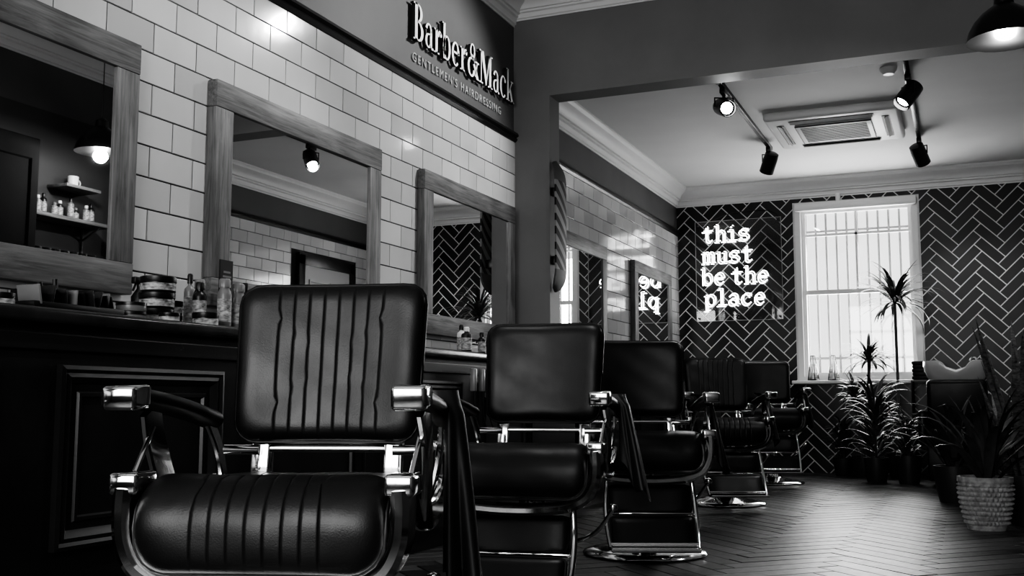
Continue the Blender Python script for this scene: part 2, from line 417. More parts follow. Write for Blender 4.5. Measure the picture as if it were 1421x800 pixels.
# ---------------------------------------------------------------- mirrors
def wmirror(ya,yb,z0=1.105,z1=2.05):
    root=empty('wall_mirror',(.012,ya,z0)); L=yb-ya; H=z1-z0; f=.115
    g=G(); g.b2((0,0,H-f),(.05,L,H),bev=.004); g.b2((0,0,0),(.05,L,f),bev=.004); g.obj('frame_rails',M_woodY,root)
    g=G(); g.b2((0,0,f),(.048,f,H-f),bev=.004); g.b2((0,L-f,f),(.048,L,H-f),bev=.004); g.obj('frame_stiles',M_woodZ,root)
    g=G(); g.b2((0.0,f-.01,f-.01),(.038,L-f+.01,H-f+.01)); g.obj('mirror_glass',M_mirror,root,smooth=False)
for a,b in ((1.61,2.945),(3.38,4.72),(5.20,6.52),(7.20,8.53),(9.36,10.70)): wmirror(a,b)
# ---------------------------------------------------------------- sign letters
def sign():
    root=empty('shop_sign_lettering',(.0,5.09,2.79)); S=.222; SX=.203; D=.024
    g=G(); cur=[0]
    def prism(pts):
        n=len(pts); vs=[Vector((.014+d,(cur[0]+x)*SX,y*S)) for d in (0,D) for x,y in pts]
        g.raw(vs,[list(range(n,2*n))],0); g.raw(vs,[list(range(n))[::-1]]+[[i,(i+1)%n,n+(i+1)%n,n+i] for i in range(n)],1)
    def Rr(a,b,c,d): prism([(a,b),(c,b),(c,d),(a,d)])
    def bowl(cx,cy,rx,ry,tw,th,a0,a1):
        n=max(6,int((a1-a0)/10)); 
        for i in range(n):
            q=[]
            for a,o in ((a0+(a1-a0)*i/n,1),(a0+(a1-a0)*(i+1)/n,1),(a0+(a1-a0)*(i+1)/n,0),(a0+(a1-a0)*i/n,0)):
                a=rad(a); X=rx if o else rx-tw; Yy=ry if o else ry-th
                q.append((cx+X*math.cos(a),cy+Yy*math.sin(a)))
            prism(q)
    def blob(cx,cy,r): prism([(cx+r*math.cos(k*pi/6),cy+r*math.sin(k*pi/6)) for k in range(12)])
    def gB(): Rr(.08,0,.24,1);Rr(0,0,.3,.045);Rr(0,.955,.3,1);bowl(.28,.76,.24,.24,.14,.05,-90,90);bowl(.28,.27,.31,.27,.15,.05,-90,90);Rr(.2,.49,.3,.54);return .66
    def ga(): Rr(.31,.05,.44,.5);bowl(.23,.46,.21,.22,.12,.05,0,165);bowl(.22,.20,.2,.2,.12,.05,90,330);Rr(.22,.36,.34,.41);Rr(.4,0,.52,.06);return .55
    def gr_(): Rr(.08,0,.22,.68);Rr(0,0,.32,.045);Rr(0,.635,.2,.68);bowl(.36,.46,.15,.22,.09,.09,50,170);blob(.42,.58,.07);return .50
    def gb(): Rr(.07,0,.2,1.02);Rr(0,.98,.15,1.02);bowl(.3,.34,.25,.35,.13,.05,-180,180);return .60
    def ge(): bowl(.27,.34,.26,.35,.13,.05,0,315);Rr(.1,.35,.52,.41);return .57
    def gamp():
        bowl(.36,.77,.18,.23,.08,.05,0,360);bowl(.28,.28,.28,.29,.14,.06,30,345)
        prism([(.22,.70),(.38,.66),(.84,.0),(.64,0)]);prism([(.52,.08),(.58,.05),(.74,.5),(.68,.5)]);Rr(.56,.48,.84,.53);return .86
    def gM(): Rr(.1,0,.155,1);prism([(.1,1),(.30,1),(.56,.22),(.47,.02)]);prism([(.47,.02),(.53,.02),(.82,1),(.76,1)]);Rr(.74,0,.90,1);Rr(0,0,.26,.045);Rr(0,.955,.2,1);Rr(.64,0,1.0,.045);Rr(.8,.955,1.0,1);return 1.02
    def gc(): bowl(.27,.34,.27,.35,.13,.05,55,315);blob(.42,.55,.07);return .51
    def gk(): Rr(.07,0,.2,1.02);Rr(0,.98,.15,1.02);Rr(0,0,.28,.045);prism([(.18,.26),(.24,.26),(.5,.64),(.42,.64)]);prism([(.25,.36),(.36,.42),(.6,0),(.43,0)]);Rr(.36,.635,.58,.68);Rr(.36,0,.66,.045);return .62
    for f in (gB,ga,gr_,gb,ge,gr_,gamp,gM,ga,gc,gk): cur[0]+=f()+.02
    g.obj('raised_letters',[M_letter,M_letter_shade],root,smooth=False,recalc=False)
    cu=bpy.data.curves.new('small_lettering','FONT'); cu.body="GENTLEMEN'S HAIRDRESSING"; cu.size=.074; cu.extrude=.003; cu.space_character=1.32
    o=bpy.data.objects.new('small_lettering',cu); sc.collection.objects.link(o); o.parent=root
    o.rotation_euler=Matrix(((0,0,1),(1,0,0),(0,1,0))).to_euler(); o.location=(.006,.04,-.112); cu.materials.append(M_smalltxt)
sign()
# ---------------------------------------------------------------- neon
def neon():
    root=empty('neon_sign',(.27,Y2-.05,1.69))
    def A(cx,cy,rx,ry,a0,a1,n=12): return [(cx+rx*math.cos(rad(a0+(a1-a0)*i/n)),cy+ry*math.sin(rad(a0+(a1-a0)*i/n))) for i in range(n+1)]
    gl={'t':[[(.3,1.4),(.3,.3)]+A(.48,.25,.18,.25,180,330),[(0,.98),(.68,.98)]],
    'h':[[(0,1.5),(.15,1.5),(.15,0)],[(0,0),(.32,0)],[(.15,.65)]+A(.4,.68,.25,.3,180,0)+[(.65,0)],[(.5,0),(.82,0)]],
    'i':[[(.05,.95),(.32,.95),(.32,0)],[(0,0),(.62,0)],[(.27,1.35),(.35,1.35)]],
    's':[A(.34,.75,.28,.25,25,240)+A(.36,.26,.3,.27,75,-155),[(.6,.98),(.6,.75)],[(.07,.25),(.07,.0)]],
    'm':[[(0,.95),(.12,.95),(.12,0)],[(0,0),(.24,0)],[(.12,.7)]+A(.29,.75,.17,.23,180,0)+[(.46,0)],[(.46,.7)]+A(.63,.75,.17,.23,180,0)+[(.8,0)],[(.36,0),(.56,0)],[(.7,0),(.92,0)]],
    'u':[[(0,.95),(.15,.95),(.15,.32)]+A(.38,.3,.23,.3,180,360)+[(.61,.95),(.46,.95)],[(.61,.4),(.61,0),(.78,0)]],
    'b':[[(0,1.5),(.13,1.5),(.13,0)],A(.42,.49,.3,.49,-180,180,20)],
    'e':[[(.08,.52),(.68,.52)]+A(.38,.5,.3,.5,0,320,18)],
    'p':[[(0,.95),(.13,.95),(.13,-.45)],[(0,-.45),(.3,-.45)],A(.42,.49,.3,.49,-180,180,20)],
    'l':[[(.05,1.5),(.32,1.5),(.32,0)],[(0,0),(.62,0)]],
    'a':[A(.35,.72,.26,.28,160,0)+[(.61,.12),(.75,0)],A(.33,.29,.27,.29,10,350,16)],
    'c':[A(.38,.5,.32,.5,40,320,16),[(.63,.98),(.63,.7)]]}
    adv={'m':1.08,'i':.82,'l':.82}
    U=.118; UX=.146; g=G()
    for li,(txt,x0) in enumerate((('this',.02),('must',.01),('be the',0.0),('place',.03))):
        x=x0; zb=.90-.15-.232*li
        for ch in txt:
            if ch==' ': x+=.38*UX; continue
            for st in gl[ch]:
                g.tube([(x+p[0]*UX,0,zb+p[1]*U) for p in st],.0055,6)
                g.tube([(x+p[0]*UX+.020,-.004,zb+p[1]*U+.017) for p in st],.0042,5)
            x+=adv.get(ch,.93)*UX
    g.obj('neon_tubes',M_neon,root,smooth=True,ang=80)
    g=G(); g.b2((-.06,.018,-.10),(.86,.024,.99)); g.obj('acrylic_backing',M_acr,root,smooth=False)
    g=G(); g.frame([(0,.0),(0,.010),(.005,.010),(.005,0)],-.062,.862,-.102,.992,lambda u,v,h:Vector((u,.026-h,v))); g.obj('acrylic_edge',M_edge,root,smooth=False)
    g=G()
    for x in (-.03,.83):
        for z in (-.07,.95): g.lathe([(.01,0),(.01,.05)],(x,.04,z),12,0,Euler((pi/2,0,0)).to_matrix().to_4x4())
    g.tube(catmull([(.83,.03,.98),(.78,.02,1.05),(.6,.03,1.08),(.3,.035,1.06),(.1,.03,.98)],5),.004,6)
    g.obj('standoffs_and_cable',M_blackm,root)
neon()
# ---------------------------------------------------------------- aircon cassette
root=empty('ceiling_air_conditioner',(1.95,8.95,CB))
g=G(); g.box((0,0,-.035),(1.04,1.04,.075),bev=.028,seg=3); g.box((0,0,-.08),(.60,.60,.02),bev=.008)
g.obj('casing',M_ac,root)
g=G()
for i in range(15): g.box((0,-.24+i*.034,-.091),(.52,.012,.004))
g.frame([(0,.0),(0,.012),(.006,.012),(.006,0)],-.3,.3,-.3,.3,lambda u,v,h:Vector((u,v,-.082-h)))
for a in range(4):
    M_=Matrix.Rotation(a*pi/2,4,'Z'); g.box((0,.41,-.073),(.66,.06,.008),M=M_)
g.obj('grille_and_louvres',M_slot,root)
g=G()
for a in range(4):
    M_=Matrix.Rotation(a*pi/2,4,'Z'); g.box((0,.415,-.083),(.64,.035,.006),rot=(.5,0,0),M=M_)
g.obj('louvre_blades',M_ac,root)
root=empty('smoke_detector',(2.45,7.62,CB)); g=G(); g.lathe([(.0,-.045),(.035,-.045),(.045,-.03),(.055,-.02),(.06,0)]); g.obj('body',M_white,root)
# ---------------------------------------------------------------- tracks & spots
def lamp(name,kind,loc,energy,parent=None,**k):
    d=bpy.data.lights.new(name,kind); d.energy=energy
    for a,b in k.items(): setattr(d,a,b)
    o=bpy.data.objects.new(name,d); sc.collection.objects.link(o); o.location=loc
    if parent: o.parent=parent
    return o
def track(x,ya,yb,z):
    g=G(); g.b2((x-.018,ya,z-.035),(x+.018,yb,z),bev=.003); g.b2((x-.022,ya-.01,z-.042),(x+.022,ya+.1,z),bev=.004); g.obj('ceiling_light_track',M_blackm)
def spot(x,y,z,aim,energy,size=70):
    root=empty('track_spotlight',(x,y,z))
    d=(Vector(aim)-Vector((x,y,z-.16))).normalized(); q=d.to_track_quat('-Z','Y').to_matrix().to_4x4()
    g=G(); g.b2((-.02,-.06,-.075),(.02,.06,-.035),bev=.004); g.tube([(0,0,-.06),(0,0,-.10)],.012,10)
    hx=q.to_3x3()@Vector((1,0,0))
    c=Vector((0,0,-.17))
    for s_ in (-1,1): g.tube([Vector((0,0,-.10)),Vector((0,0,-.10))+hx*.07*s_,c+hx*.07*s_],.006,6)
    g.lathe([(.04,.10),(.06,.09),(.064,.04),(.064,-.095),(.058,-.10),(.056,-.07),(.02,-.062)],c,24,0,q)
    g.obj('housing',M_blackm,root)
    g=G(); g.lathe([(.0,-.068),(.044,-.068)],c,20,0,q,close=False); g.obj('lens',M_lens,root)
    l=lamp('spot_lamp','SPOT',c+d*.11,energy,root,spot_size=rad(size),spot_blend=.6,shadow_soft_size=.04)
    l.rotation_euler=d.to_track_quat('-Z','Y').to_euler()
track(1.3,7.3,9.6,CB); track(2.57,7.25,9.75,CB)
spot(1.3,7.55,CB,(2.6,5.2,1.9),60,90); spot(1.3,9.5,CB,(.5,10.4,1.2),60)
spot(2.57,7.75,CB,(1.4,6.8,1.2),60,80); spot(2.57,9.7,CB,(3.2,11.0,1.2),50)
track(1.55,3.0,6.2,CF); spot(1.55,5.9,CF,(.0,5.3,2.3),120,90); spot(1.55,3.4,CF,(.3,3.4,1.2),80,80)
# ---------------------------------------------------------------- pendants
def pendant(x,y,z,on=True):
    root=empty('pendant_lamp',(x,y,z))
    prof=[(.19,0),(.188,.012),(.175,.055),(.15,.10),(.11,.145),(.07,.175),(.05,.19),(.045,.24),(.02,.26)]
    g=G()
    g.lathe(prof[::-1]+[(.186,0)]); g.tube([(0,0,.24),(0,0,CF-z)],.004,6); g.lathe([(.05,CF-z-.03),(.05,CF-z)])
    g.obj('shade',M_blackm,root)
    g=G(); g.lathe([(.184,.002),(.172,.052),(.147,.096),(.107,.138),(.0,.16)],close=False); g.obj('shade_lining',mat('shade_white_lit',.85,rough=.4,emit=6.0 if on else 0),root)  # lining emits by itself, standing in for bulb light on its white inside
    g=G(); g.lathe([(.0,.0),(.03,.01),(.045,.04),(.04,.075),(.02,.11),(.015,.15)]); g.obj('bulb',M_bulb,root)
    lamp('pendant_light','POINT',(0,0,-.03),30,root,shadow_soft_size=.05)
pendant(3.12,5.82,2.58)
# ---------------------------------------------------------------- skateboard with barber stripes
def skate():
    m,nt,p=newmat('barber_stripe_paint'); N=nt.nodes; L=nt.links
    tc=N.new('ShaderNodeTexCoord'); sp=N.new('ShaderNodeSeparateXYZ'); L.new(tc.outputs['Object'],sp.inputs[0])
    ad=N.new('ShaderNodeMath'); ad.operation='MULTIPLY_ADD'; ad.inputs[1].default_value=.75; L.new(sp.outputs['Y'],ad.inputs[0]); L.new(sp.outputs['Z'],ad.inputs[2])
    ml=N.new('ShaderNodeMath'); ml.operation='MULTIPLY'; ml.inputs[1].default_value=5.0; L.new(ad.outputs[0],ml.inputs[0])
    fr=N.new('ShaderNodeMath'); fr.operation='FRACT'; L.new(ml.outputs[0],fr.inputs[0])
    cr=N.new('ShaderNodeValToRGB'); e=cr.color_ramp; e.interpolation='CONSTANT'; e.elements[0].color=(.2,.2,.2,1); e.elements[1].position=.28; e.elements[1].color=(.006,.006,.006,1)
    el=e.elements.new(.55); el.color=(.2,.2,.2,1); el=e.elements.new(.75); el.color=(.012,.012,.012,1)
    ab=N.new('ShaderNodeMath'); ab.operation='ABSOLUTE'; L.new(sp.outputs['Z'],ab.inputs[0])
    gt=N.new('ShaderNodeMath'); gt.operation='GREATER_THAN'; gt.inputs[1].default_value=.31; L.new(ab.outputs[0],gt.inputs[0])
    mx=N.new('ShaderNodeMix'); mx.data_type='RGBA'; L.new(gt.outputs[0],mx.inputs[0]); L.new(cr.outputs[0],mx.inputs[6]); mx.inputs[7].default_value=(.07,.07,.07,1)
    L.new(fr.outputs[0],cr.inputs[0]); L.new(mx.outputs[2],p.inputs['Base Color']); p.inputs['Roughness'].default_value=.55; p.inputs['Specular IOR Level'].default_value=.2
    root=empty('skateboard_deck',(.27,6.68,1.93))
    g=G(); n=40; Lh=.46; Wd=.10; rows=[]
    for i in range(n+1):
        z=-Lh+2*Lh*i/n; dz=max(0,abs(z)-(Lh-Wd)); w=max(.002,math.sqrt(max(0,Wd*Wd-dz*dz))); k=max(0,abs(z)-.30)
        rows.append((z,w,.055-k*k*1.6))
    vs=[];fs=[];m_=8
    for z,w,x in rows:
        for s_ in (0,1):
            for j in range(m_+1):
                u=-1+2*j/m_; vs.append(Vector((x+.012*s_+.0072*(1-u*u),u*w,z)))
    st=2*(m_+1)
    for i in range(n):
        for j in range(m_):
            a=i*st+j; fs.append([a,a+1,a+st+1,a+st]); a+=m_+1; fs.append([a,a+st,a+st+1,a+1])
        for j in (0,m_):
            a=i*st+j; fs.append([a,a+st,a+st+m_+1,a+m_+1])
    g.raw(vs,fs)
    g.obj('deck',m,root,ang=50)
    g=G(); 
    for z in (-.24,.24): g.box((.03,0,z),(.06,.05,.06),bev=.004)
    g.obj('wall_brackets',M_blackm,root)
skate()
# ---------------------------------------------------------------- barber chair
def chair(loc,phi,up=0,gx=True,towel=True,bk=0,ln=.31,cx=.0):
    root=empty('barber_chair',(loc[0],loc[1],0),(0,0,rad(phi)))
    U=Vector((0,0,up))
    G8=[-.125+i*.0357 for i in range(8)] if gx else []
    g=G(); g.lathe([(.0,.0),(.29,.0),(.295,.008),(.285,.02),(.24,.03),(.16,.042),(.10,.06),(.085,.09),(.08,.11),(.068,.115),(.068,.30),(.05,.305),(.05,.38+up)],seg=40)
    g.tube(catmull([(.06,-.02,.2),(.16,-.02,.22),(.24,-.03,.26),(.30,-.05,.34)],5),.008,8); g.lathe([(.0,-.015),(.015,-.01),(.018,.0),(.015,.01),(0,.015)],(.30,-.05,.345),10)
    g.obj('pedestal_base',M_chrome,root)
    g=G(); a_=.085;R=.07;arc=R*pi/2; Z0=.385
    def sm(x,v,th):
        s=v+.31
        if s<a_: y=-.28;z=Z0+s;ny,nz=-1,0
        elif s<a_+arc: q=(s-a_)/R; y=-.28+R*(1-math.cos(q)); z=Z0+a_+R*math.sin(q); ny,nz=-math.cos(q),math.sin(q)
        else: y=-.28+R+(s-a_-arc); z=Z0+a_+R-.02*math.sin(min(1,(s-a_-arc)/.3)*pi/2); ny,nz=0,1
        return Vector((x,y+ny*th,z+nz*th+up))
    wr_=lambda x,y: .0016*math.sin(x*23+y*17+loc[1])*math.sin(y*31+x*9)
    g.pad(.246,.31,.030,.02,.07,G8,.0020,sm,e=.05,ny=40,sag=wr_); g.obj('seat_cushion',M_leather,root)
    g=G(); g.box((0,-.01,.455+up),(.43,.42,.11),bev=.03); g.box((0,.02,.39+up),(.22,.26,.05),bev=.01); g.obj('seat_pan',M_vinyl,root)
    g=G(); tl_=rad(9)
    def bm_(x,v,th):
        y0=.235+v*math.sin(tl_)-.5*x*x; z0=.808+v*math.cos(tl_)
        return Vector((x*(1.0+.03*v/.2),y0-th*math.cos(tl_),z0+th*math.sin(tl_)+up+bk))
    g.pad(.225,.192,.035,.035,.05,G8,.0020,bm_,e=.04,ny=26,sag=wr_); g.obj('backrest_cushion',M_leather,root)
    g=G()
    def rp_(w,h,c=.25):
        a=w/2;b=h/2;k=min(a,b)*c*2
        return [(-a+k,-b),(a-k,-b),(a,-b+k),(a,b-k),(a-k,b),(-a+k,b),(-a,b-k),(-a,-b+k)]
    AX=.288; TY=-.225
    path=[(-.272,-.245,.545),(-.274,-.245,.50),(-.268,-.245,.44),(-.238,-.245,.388),(-.17,-.245,.358),(-.08,-.245,.348),(0,-.245,.346)]
    path=path+[(-x,y,z) for x,y,z in path[-2::-1]]
    path=[Vector(p)+U for p in catmull(path,6)]
    g.sweep(path,rp_(.095,.036,.3),(0,1,0))
    for s_ in (-1,1):
        g.box((s_*.272,-.237,.554+up),(.060,.098,.043),bev=.009,seg=3)
        sp=[Vector((s_*.274,y,z+up)) for y,z in ((-.20,.53),(-.12,.49),(-.02,.47),(.08,.465),(.17,.485),(.22,.52))]
        g.sweep(catmull(sp,5),rp_(.018,.06,.25),(1,0,0))
        sp=[Vector((s_*x,y,z+up)) for x,y,z in ((AX,-.135,.70),(AX+.004,-.105,.64),(AX,-.07,.57),(.278,-.03,.48))]
        g.sweep(catmull(sp,5),rp_(.016,.080,.25),(1,0,0))
        g.tube([Vector((s_*.282,-.21,.57+up)),Vector((s_*.287,-.12,.66+up))],.006,8)
        g.box((s_*AX,TY-.02,.722+up),(.070,.080,.048),bev=.009,seg=3,rot=(rad(4),0,0))
        g.sweep(catmull([Vector((s_*.28,.16,.675+up)),Vector((s_*.27,.21,.60+up)),Vector((s_*.25,.21,.50+up))],5),rp_(.014,.035,.25),(1,0,0))
        g.box((s_*.16,.205,.585+up),(.045,.03,.12),bev=.006,rot=(rad(-8),0,0))
        g.tube([Vector((s_*.16,.19,.60+up)),Vector((s_*.25,.20,.60+up))],.012,10)
        g.tube(catmull([Vector((s_*.19,-.24,.36+up)),Vector((s_*.20,-.27,.25+up)),Vector((s_*.20,-.34,.15+up)),Vector((s_*.19,-.44,.075+up*.5))],5),.011,10)
    g.tube([(-.20,.205,.603+up),(.20,.205,.603+up)],.009,10)
    g.tube([(-.19,-.43,.09+up*.6),(.19,-.43,.09+up*.6)],.010,10)
    g.box((0,-.295,.205+up*.8),(.385,.02,.012),bev=.003); 
    g.sweep([Vector((-.19,-.47,.075+up*.5)),Vector((.19,-.47,.075+up*.5))],rp_(.10,.014,.25),(0,1,0))
    g.obj('chrome_frame',M_chrome,root)
    g=G()
    for s_ in (-1,1):
        pr=[(.031*math.cos(t),.023*math.sin(t)) for t in [k*pi/8 for k in range(16)]]
        sp=[Vector((s_*AX,TY+.01,.720+up)),Vector((s_*AX,-.10,.712+up)),Vector((s_*AX,.05,.695+up)),Vector((s_*(AX-.003),.17,.675+up)),Vector((s_*(AX-.005),.20,.67+up))]
        cp=catmull(sp,5); sc2=[1]*len(cp); sc2[-1]=.5; sc2[-2]=.8
        g.sweep(cp,pr,(1,0,0),scale=sc2)
    g.obj('arm_pads',M_leather,root)
    g=G()
    def cm(x,v,th): return Vector((x,-.265-th-(.0-v)*.25,.265+v+up*.9))
    g.pad(.185,.060,.02,.02,.02,[],0,cm,e=.02,nx=12,ny=10)
    def fm(x,v,th): return Vector((x,-.37-th-(.0-v)*.5,.135+v+up*.5))
    g.pad(.185,.068,.02,.02,.02,[],0,fm,e=.02,nx=12,ny=10)
    g.obj('leg_rest_pads',M_leather,root)
    if towel:
        g=G(); n=48; rows=26; vs=[];fs=[]
        for j in range(rows+1):
            t=j/rows
            for k in range(n):
                a=2*pi*k/n; ca,sa=math.cos(a),math.sin(a)
                rx=.018+.026*t**.8; ry=.040+.022*t
                wv_=1+(.06+.30*t)*math.sin(a*4+1.0+t*1.2+loc[1])+.12*t*math.sin(a*7+2)
                x=.322+cx*t+.045*t+rx*wv_*ca; y=.07+.01*t+ry*wv_*sa
                z=.735-ln*t-.09*t*ca*.6-.03*t*math.sin(a*3)
                if t<.12:
                    k_=1-t/.12; x=x*(1-k_)+(AX-.0+.045*ca)*k_; z=z+.004
                vs.append(Vector((x,y,z+up)))
        for j in range(rows):
            for k in range(n): k2=(k+1)%n; fs.append([j*n+k,j*n+k2,(j+1)*n+k2,(j+1)*n+k])
        fs.append(list(range(n))); fs.append([rows*n+k for k in range(n)])
        g.raw(vs,fs); g.obj('draped_cape',M_cloth,root,ang=70)
    return root
chair((1.513,1.94),18,0,True,True,ln=.42,cx=-.02)
chair((1.39,3.57),10,.005,False,True,.015)
chair((1.42,4.90),22,.015,False,True,.01)
chair((1.25,7.50),24,.045,True,True)
chair((1.22,9.60),18,.10,False,True)
# ---------------------------------------------------------------- counter products
def jar(name,x,y,r,h,mi=0,lab=True,z=CT):
    g=G(); g.lathe([(r*.96,0),(r,.004),(r,h*.62),(r*.97,h*.63)],mi=0,close=True); g.lathe([(r*1.02,h*.64),(r*1.03,h*.66),(r*1.03,h*.97),(r*.98,h)],mi=2)
    if lab: g.lathe([(r*1.004,h*.12),(r*1.004,h*.55)],mi=1,close=False)
    g.obj(name,[M_blackm if mi==0 else M_plastic,M_label,M_blackm if mi!=2 else M_white],loc=(x,y,z))
for k in range(3): jar('pomade_tin',.27,2.84+.004*k,.060,.056,0,True,CT+.057*k)
jar('pomade_tin',.38,2.97,.045,.05,0); jar('pomade_tin',.19,3.0,.045,.05,0); jar('pomade_tin',.19,3.0,.045,.05,0,True,CT+.051)
for k in range(2): jar('wax_jar',.33,2.66,.048,.03,1,False,CT+.031*k)
jar('wax_jar',.22,2.70,.04,.035,2,False); jar('wax_jar',.42,2.74,.034,.03,0,True); jar('pomade_tin',.12,2.72,.05,.05,0,True)
for i,(x,y,r,h,mi) in enumerate(((.36,2.12,.04,.04,0),(.25,2.08,.045,.05,1),(.17,2.14,.035,.06,0),(.38,2.02,.035,.03,2),(.3,1.96,.04,.05,0))): jar('wax_jar',x,y,r,h,mi,i%2==0)
def bottle(name,x,y,r,h,neck=.35,body=0,cap=0,z=CT):
    mats=[[M_blackm,M_plastic,M_white][body],M_label,[M_blackm,M_plastic,M_white][cap]]
    g=G(); g.lathe([(r*.92,0),(r,.005),(r,h*.68),(r*.9,h*.74),(r*neck,h*.80),(r*neck,h*.84)],seg=20,mi=0)
    g.lathe([(r*(neck+.12),h*.83),(r*(neck+.12),h*.97),(r*neck,h)],seg=16,mi=2); g.lathe([(r*1.01,h*.15),(r*1.01,h*.6)],seg=20,mi=1,close=False)
    g.obj(name,mats,loc=(x,y,z))
spec=[(.30,3.03,.026,.17,.5,0,0),(.24,3.10,.024,.19,.7,0,1),(.34,3.12,.026,.19,.7,1,1),(.16,3.14,.022,.22,.35,1,0),(.33,3.21,.028,.18,.8,1,1),(.25,3.24,.024,.2,.5,2,0),(.36,3.30,.026,.17,.8,0,2),(.27,3.33,.024,.2,.4,0,0),(.33,3.42,.024,.19,.8,0,0),(.25,3.46,.026,.17,.6,1,0),(.34,3.55,.025,.18,.5,0,1),
 (.33,5.20,.03,.15,.4,0,2),(.25,5.30,.026,.17,.4,2,0),(.34,5.38,.022,.13,.5,0,0),(.3,7.3,.03,.16,.4,0,0),(.3,7.42,.025,.2,.4,1,0),(.3,8.9,.028,.18,.4,0,0),(.28,9.0,.028,.22,.4,0,0),(.26,9.08,.028,.15,.4,2,0)]
for s_ in spec: bottle('hair_product_bottle',*s_)
g=G(); g.lathe([(.028,0),(.03,.005),(.03,.11),(.012,.14),(.012,.155)]); g.box((0,-.005,.168),(.022,.06,.025),bev=.004); g.tube([(0,-.02,.16),(0,-.035,.13)],.004,6); g.obj('spray_bottle',[M_blackm],loc=(.14,2.90,CT))
g=G(); g.b2((-.07,-.18,0),(.07,.18,.03),mi=0,bev=.004)
for i in range(18):
    y=-.16+i*.019; g.box((random.uniform(-.03,.03),y,.05),(.09,.006,.04+random.random()*.025),mi=(1 if i%4==0 else 0),rot=(random.uniform(-.3,.3),0,0),bev=.001)
for i in range(4): g.tube([(-.04,-.1+i*.05,.05),(-.045,-.12+i*.06,.085+.015*(i%3))],.008,8)
g.obj('clipper_guard_tray',[M_blackm,M_plastic],loc=(.30,2.41,CT),smooth=True)
g=G(); g.b2((-.004,-.038,0),(.004,.038,.30)); 
for i in range(12): g.b2((.0042,-.028+.004*(i%3),.05+i*.018),(.0048,.028-.005*(i%2),.058+i*.018),mi=1)
g.b2((-.03,-.04,0),(.03,.04,.012)); g.obj('price_card_stand',[M_black,M_plastic],loc=(.15,3.36,CT),smooth=False)
g=G(); 
for i,y in enumerate((5.25,5.35,5.43)):
    g.tube(catmull([(0,y-5.3,-.02),(.015,y-5.3,-.12),(.01,y-5.28,-.25),(.02,y-5.25,-.33)],5),.004,6,mi=0)
    g.box((.012,y-5.3,-.08),(.03,.035,.12),mi=1,bev=.008)
g.obj('hair_clippers',[M_blackm,M_plastic],loc=(.505,4.95,.91))
# ---------------------------------------------------------------- right wall shelf (seen in mirror), door
root=empty('wall_shelf',(W-.006,6.02,2.12)); g=G(); g.b2((-.22,-.4,0),(0,.4,.03),bev=.003); g.b2((-.22,-.4,-.30),(0,.4,-.27),bev=.003)
for y in (-.3,.3): g.tube([(-.01,y,-.4),(-.01,y,.0)],.01,6); g.tube([(-.01,y,-.1),(-.2,y,0)],.008,6)
g.obj('boards',M_woodY,root)
for k in range(9): bottle('hair_product_bottle',W-.1-.03*(k%2),5.68+.08*k,.026,.11+.03*(k%3),.4,k%2,(k+1)%3,2.15)
for k in range(8): jar('pomade_tin',W-.11,5.70+.09*k,.036,.05,k%2,True,1.85)
g=G(); g.lathe([(.035,0),(.04,.005),(.042,.09),(.038,.09),(.036,.01)],seg=20); g.tube(catmull([(0,.04,.075),(0,.07,.06),(0,.07,.03),(0,.04,.02)],5),.005,6); g.obj('coffee_mug',M_white,loc=(W-.1,6.12,2.415))
g=G(); g.b2((W-.22,5.95,2.39),(W-.006,6.3,2.415),bev=.003); g.obj('wall_shelf',M_woodY)
root=empty('tall_cupboard',(W-.012,4.95,0)); g=G(); g.b2((-.35,-.6,0),(0,.6,2.65),bev=.006)
for y0,y1 in ((-.58,-.01),(.01,.58)):
    for z0,z1 in ((.1,1.2),(1.25,2.55)): g.frame([(0,0),(0,.015),(.06,.015),(.07,.003)],y0,y1,z0,z1,lambda u,v,h:Vector((-.35-h,u,v)))
g.obj('carcass',M_matte,root,smooth=False)
g=G()
for y in (-.05,.05): g.tube([(-.39,y,1.1),(-.39,y,1.4)],.006,8)
g.obj('handles',M_chrome,root)
root=empty('door_1',(W-.0105,9.85,0)); g=G(); g.b2((-.035,-.45,0),(-.003,.45,2.2))
for z0,z1 in ((.25,.95),(1.1,2.05)):
    for y0,y1 in ((-.36,-.05),(.05,.36)): g.frame([(0,0),(0,.01),(.02,.01),(.03,-.004)],y0,y1,z0,z1,lambda u,v,h:Vector((-.036-h,u,v)))
g.obj('door_leaf',M_bag,root,smooth=False)
g=G(); g.b2((-.05,-.56,0),(0,-.45,2.31),bev=.006); g.b2((-.05,.45,0),(0,.56,2.31),bev=.006); g.b2((-.05,-.56,2.2),(0,.56,2.33),bev=.006); g.obj('architrave',M_black,root)
g=G(); g.lathe([(.012,0),(.012,.04),(.028,.05),(.028,.07),(.01,.08)],(-.036,-.38,1.0),16,0,Euler((0,-pi/2,0)).to_matrix().to_4x4()); g.obj('knob',M_chrome,root)
